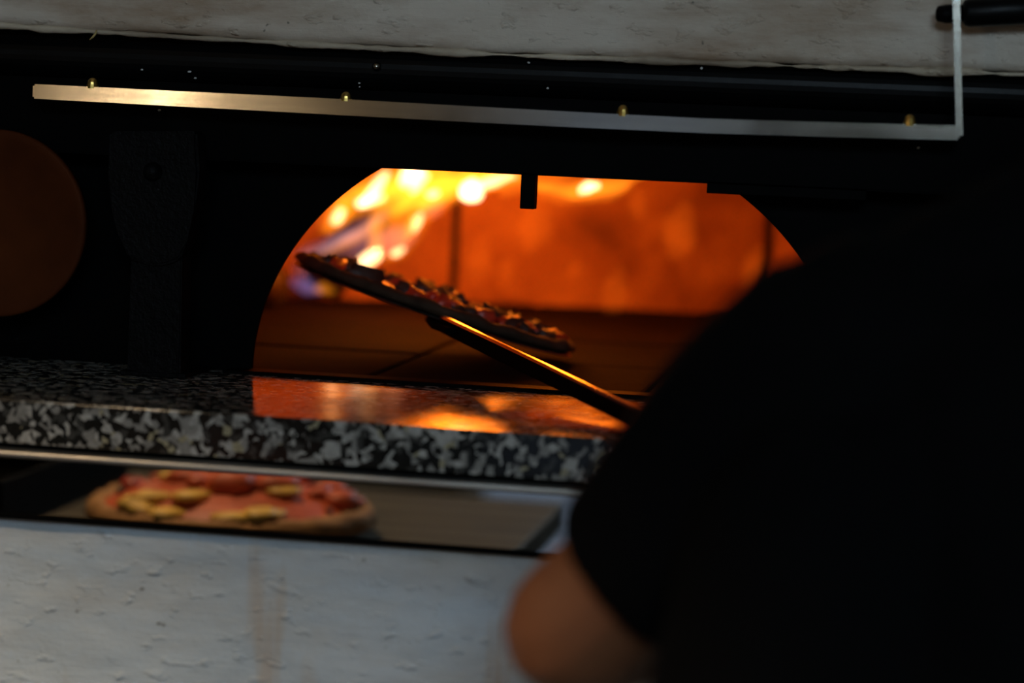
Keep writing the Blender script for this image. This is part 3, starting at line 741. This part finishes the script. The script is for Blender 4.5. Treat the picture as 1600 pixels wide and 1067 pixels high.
pel = cs(0.42, 0.47, 1.36); pel.z = 0.90
chest, belly = cs(0.440, 0.13, 1.54), cs(0.430, 0.33, 1.43)
latv = RGT.copy(); latv.z = 0; latv.normalize(); fw = Vector((-latv.y, latv.x, 0))
person = empty('person', (pel.x, pel.y, 0))
tag(person, 'person in black short-sleeved shirt seen from behind, bending to hold the peel', 'person')
hips = [pel - latv * 0.095 - Vector((0, 0, 0.03)), pel + latv * 0.095 - Vector((0, 0, 0.03))]
knees = [hips[0] + fw * 0.10 - latv * 0.03 + Vector((0, 0, -0.42)), hips[1] + fw * 0.03 + latv * 0.04 + Vector((0, 0, -0.425))]
ankles = [Vector((knees[0].x, knees[0].y, 0.09)) - fw * 0.03, Vector((knees[1].x, knees[1].y, 0.09)) - fw * 0.14]
def hand(bm, g_, elbow):
    """fist closed round the handle at g_, thumb on the other side"""
    back = (elbow - g_); back = (back - ax * back.dot(ax)).normalized()
    side = ax.cross(back).normalized()
    if side.z < 0: side = -side                          # fingers go over the top of the handle
    pal = g_ + back * 0.030
    for k in range(4):
        chain(bm, [pal + back * 0.022 - ax * 0.030, pal + ax * (0.030 - 0.020 * k) + side * 0.004], [0.016, 0.013])
    wr_ = pal + back * 0.050
    chain(bm, [wr_, pal + back * 0.018, pal], [0.026, 0.026, 0.020])
    L4 = (0.92, 1.0, 0.96, 0.80)
    for k in range(4):
        o_ = g_ + ax * (0.034 - 0.0215 * k)
        pts = []
        for j, an in enumerate((10, 70, 130, 190, 235)):
            an = radians(10 + (an - 10) * L4[k]); rr_ = 0.0235 if j else 0.028
            pts.append(o_ + back * (cos(an) * rr_) + side * (sin(an) * rr_))
        chain(bm, pts, [0.0105, 0.0098, 0.0092, 0.0086, 0.0076])
    th0 = pal + back * 0.006 + ax * 0.036 - side * 0.008
    chain(bm, [wr_ + ax * 0.012, th0, g_ + ax * 0.052 - side * 0.024, g_ + ax * 0.046 - side * 0.026 - back * 0.020], [0.016, 0.0135, 0.011, 0.009])
    return wr_
bm = bmesh.new()
wL = hand(bm, gL, eL); wR = hand(bm, gR, eR)
chain(bm, [sL, sL.lerp(eL, 0.45), eL, eL.lerp(wL, 0.3) - Vector((0, 0, 0.015)), wL], [0.058, 0.054, 0.052, 0.050, 0.028])
chain(bm, [sR, sR.lerp(eR, 0.45), eR, eR.lerp(wR, 0.3), wR], [0.058, 0.052, 0.043, 0.044, 0.028])
chain(bm, [neck, neck.lerp(head, 0.6)], [0.062, 0.055])
hu = (head - neck).normalized(); hx = latv; hf = hu.cross(hx); hf = hf if hf.y > 0 else -hf
HR = Matrix((hx, hf, hu)).transposed()
def hp(x, y, z): return head + HR @ Vector((x, y, z))
ellip(bm, hp(0, -0.005, 0.03), (0.076, 0.096, 0.095), HR)
ellip(bm, hp(0, 0.035, -0.035), (0.058, 0.062, 0.080), HR)       # face and jaw
chain(bm, [hp(0, 0.092, 0.022), hp(0, 0.108, -0.012), hp(0, 0.100, -0.022)], [0.008, 0.011, 0.011])   # nose
chain(bm, [hp(-0.035, 0.086, 0.032), hp(0.035, 0.086, 0.032)], [0.011, 0.011])                         # brow
chain(bm, [hp(-0.020, 0.089, -0.052), hp(0.020, 0.089, -0.052)], [0.007, 0.007])                       # lips
ellip(bm, hp(0, 0.082, -0.085), (0.022, 0.018, 0.018), HR)
for s in (-1, 1): ellip(bm, hp(s * 0.077, -0.008, -0.002), (0.010, 0.020, 0.031), HR)
for s in (sL, sR): chain(bm, [s, neck + Vector((0, 0, -0.05)), chest], [0.055, 0.065, 0.10])
chain(bm, [chest, belly, pel], [0.115, 0.11, 0.12])
for h, k, a in zip(hips, knees, ankles):
    chain(bm, [pel, h, h.lerp(k, 0.5), k, k.lerp(a, 0.35), a], [0.10, 0.085, 0.068, 0.053, 0.050, 0.036])
    chain(bm, [a, a + fw * 0.12 + Vector((0, 0, -0.055))], [0.036, 0.026])
fuse('body', bm, MAT['skin'], person, 0.0045, 4)
# eyes
for s in (-1, 1):
    bm = bmesh.new(); ellip(bm, hp(s * 0.031, 0.079, 0.010), (0.012, 0.010, 0.009), HR); ey = from_bm('eye', bm, MAT['white_frame'], person, True)
    bm = bmesh.new(); ellip(bm, hp(s * 0.031, 0.0862, 0.009), (0.0055, 0.0035, 0.0055), HR); from_bm('iris', bm, MAT['hair'], ey, True)
# hair
bm = bmesh.new(); ellip(bm, hp(0, -0.016, 0.042), (0.082, 0.098, 0.094), HR); ellip(bm, hp(0, -0.05, -0.01), (0.068, 0.058, 0.07), HR)
fuse('hair', bm, MAT['hair'], person, 0.006, 3)
# shirt with short loose sleeves
bm = bmesh.new()
hem = sL.lerp(eL, 0.81)
chain(bm, [sL + Vector((0, 0, -0.004)), sL.lerp(eL, 0.25)], [0.100, 0.100])
add_tube(bm, [sL, sL.lerp(eL, 0.3), sL.lerp(eL, 0.6), hem], [0.100, 0.100, 0.083, 0.069], 24)
chain(bm, [cs(0.215, 0.14, 1.56), cs(0.190, 0.27, 1.53), cs(0.20, 0.46, 1.44)], [0.105, 0.115, 0.125])
hemR = sR.lerp(eR, 0.75); chain(bm, [sR, sR.lerp(eR, 0.25)], [0.080, 0.078])
add_tube(bm, [sR, sR.lerp(eR, 0.3), hemR], [0.080, 0.078, 0.068], 24)
for s in (sL, sR):
    chain(bm, [s, s.lerp(neck, 0.5) + Vector((0, 0, -0.012)), neck + Vector((0, 0, -0.03))], [0.080, 0.078, 0.078])
    cc = s.lerp(chest, 0.45)
    bl = belly + latv * (0.075 if s is sR else -0.075); pv = pel + latv * (0.075 if s is sR else -0.075)
    chain(bm, [s, cc, bl, pv + Vector((0, 0, -0.02))], [0.078, 0.115, 0.118, 0.128])
chain(bm, [neck + Vector((0, 0, -0.055)), neck.lerp(chest, 0.5) , chest], [0.082, 0.120, 0.13])
chain(bm, [chest, belly, pel], [0.13, 0.13, 0.135])
fuse('t_shirt', bm, MAT['shirt'], person, 0.007, 6)
bm = bmesh.new()
for h, k, a in zip(hips, knees, ankles):
    chain(bm, [pel + Vector((0, 0, 0.02)), h, h.lerp(k, 0.5), k, k.lerp(a, 0.5)], [0.118, 0.102, 0.085, 0.070, 0.064]); add_tube(bm, [k.lerp(a, 0.4), a + Vector((0, 0, -0.02))], [0.066, 0.062], 18)
fuse('trousers', bm, MAT['trousers'], person, 0.009, 4)
for a in ankles:
    bm = bmesh.new(); f0 = Vector((a.x, a.y, 0.0)) - fw * 0.05
    for t_, wd, ht in ((0.0, 0.036, 0.055), (0.05, 0.038, 0.075), (0.12, 0.044, 0.055), (0.18, 0.046, 0.045), (0.225, 0.040, 0.040)):
        ellip(bm, f0 + fw * t_ + Vector((0, 0, ht * 0.72)), (wd, wd * 1.1, ht * 0.72))
    fuse('shoe', bm, MAT['shoe'], person, 0.006, 3)
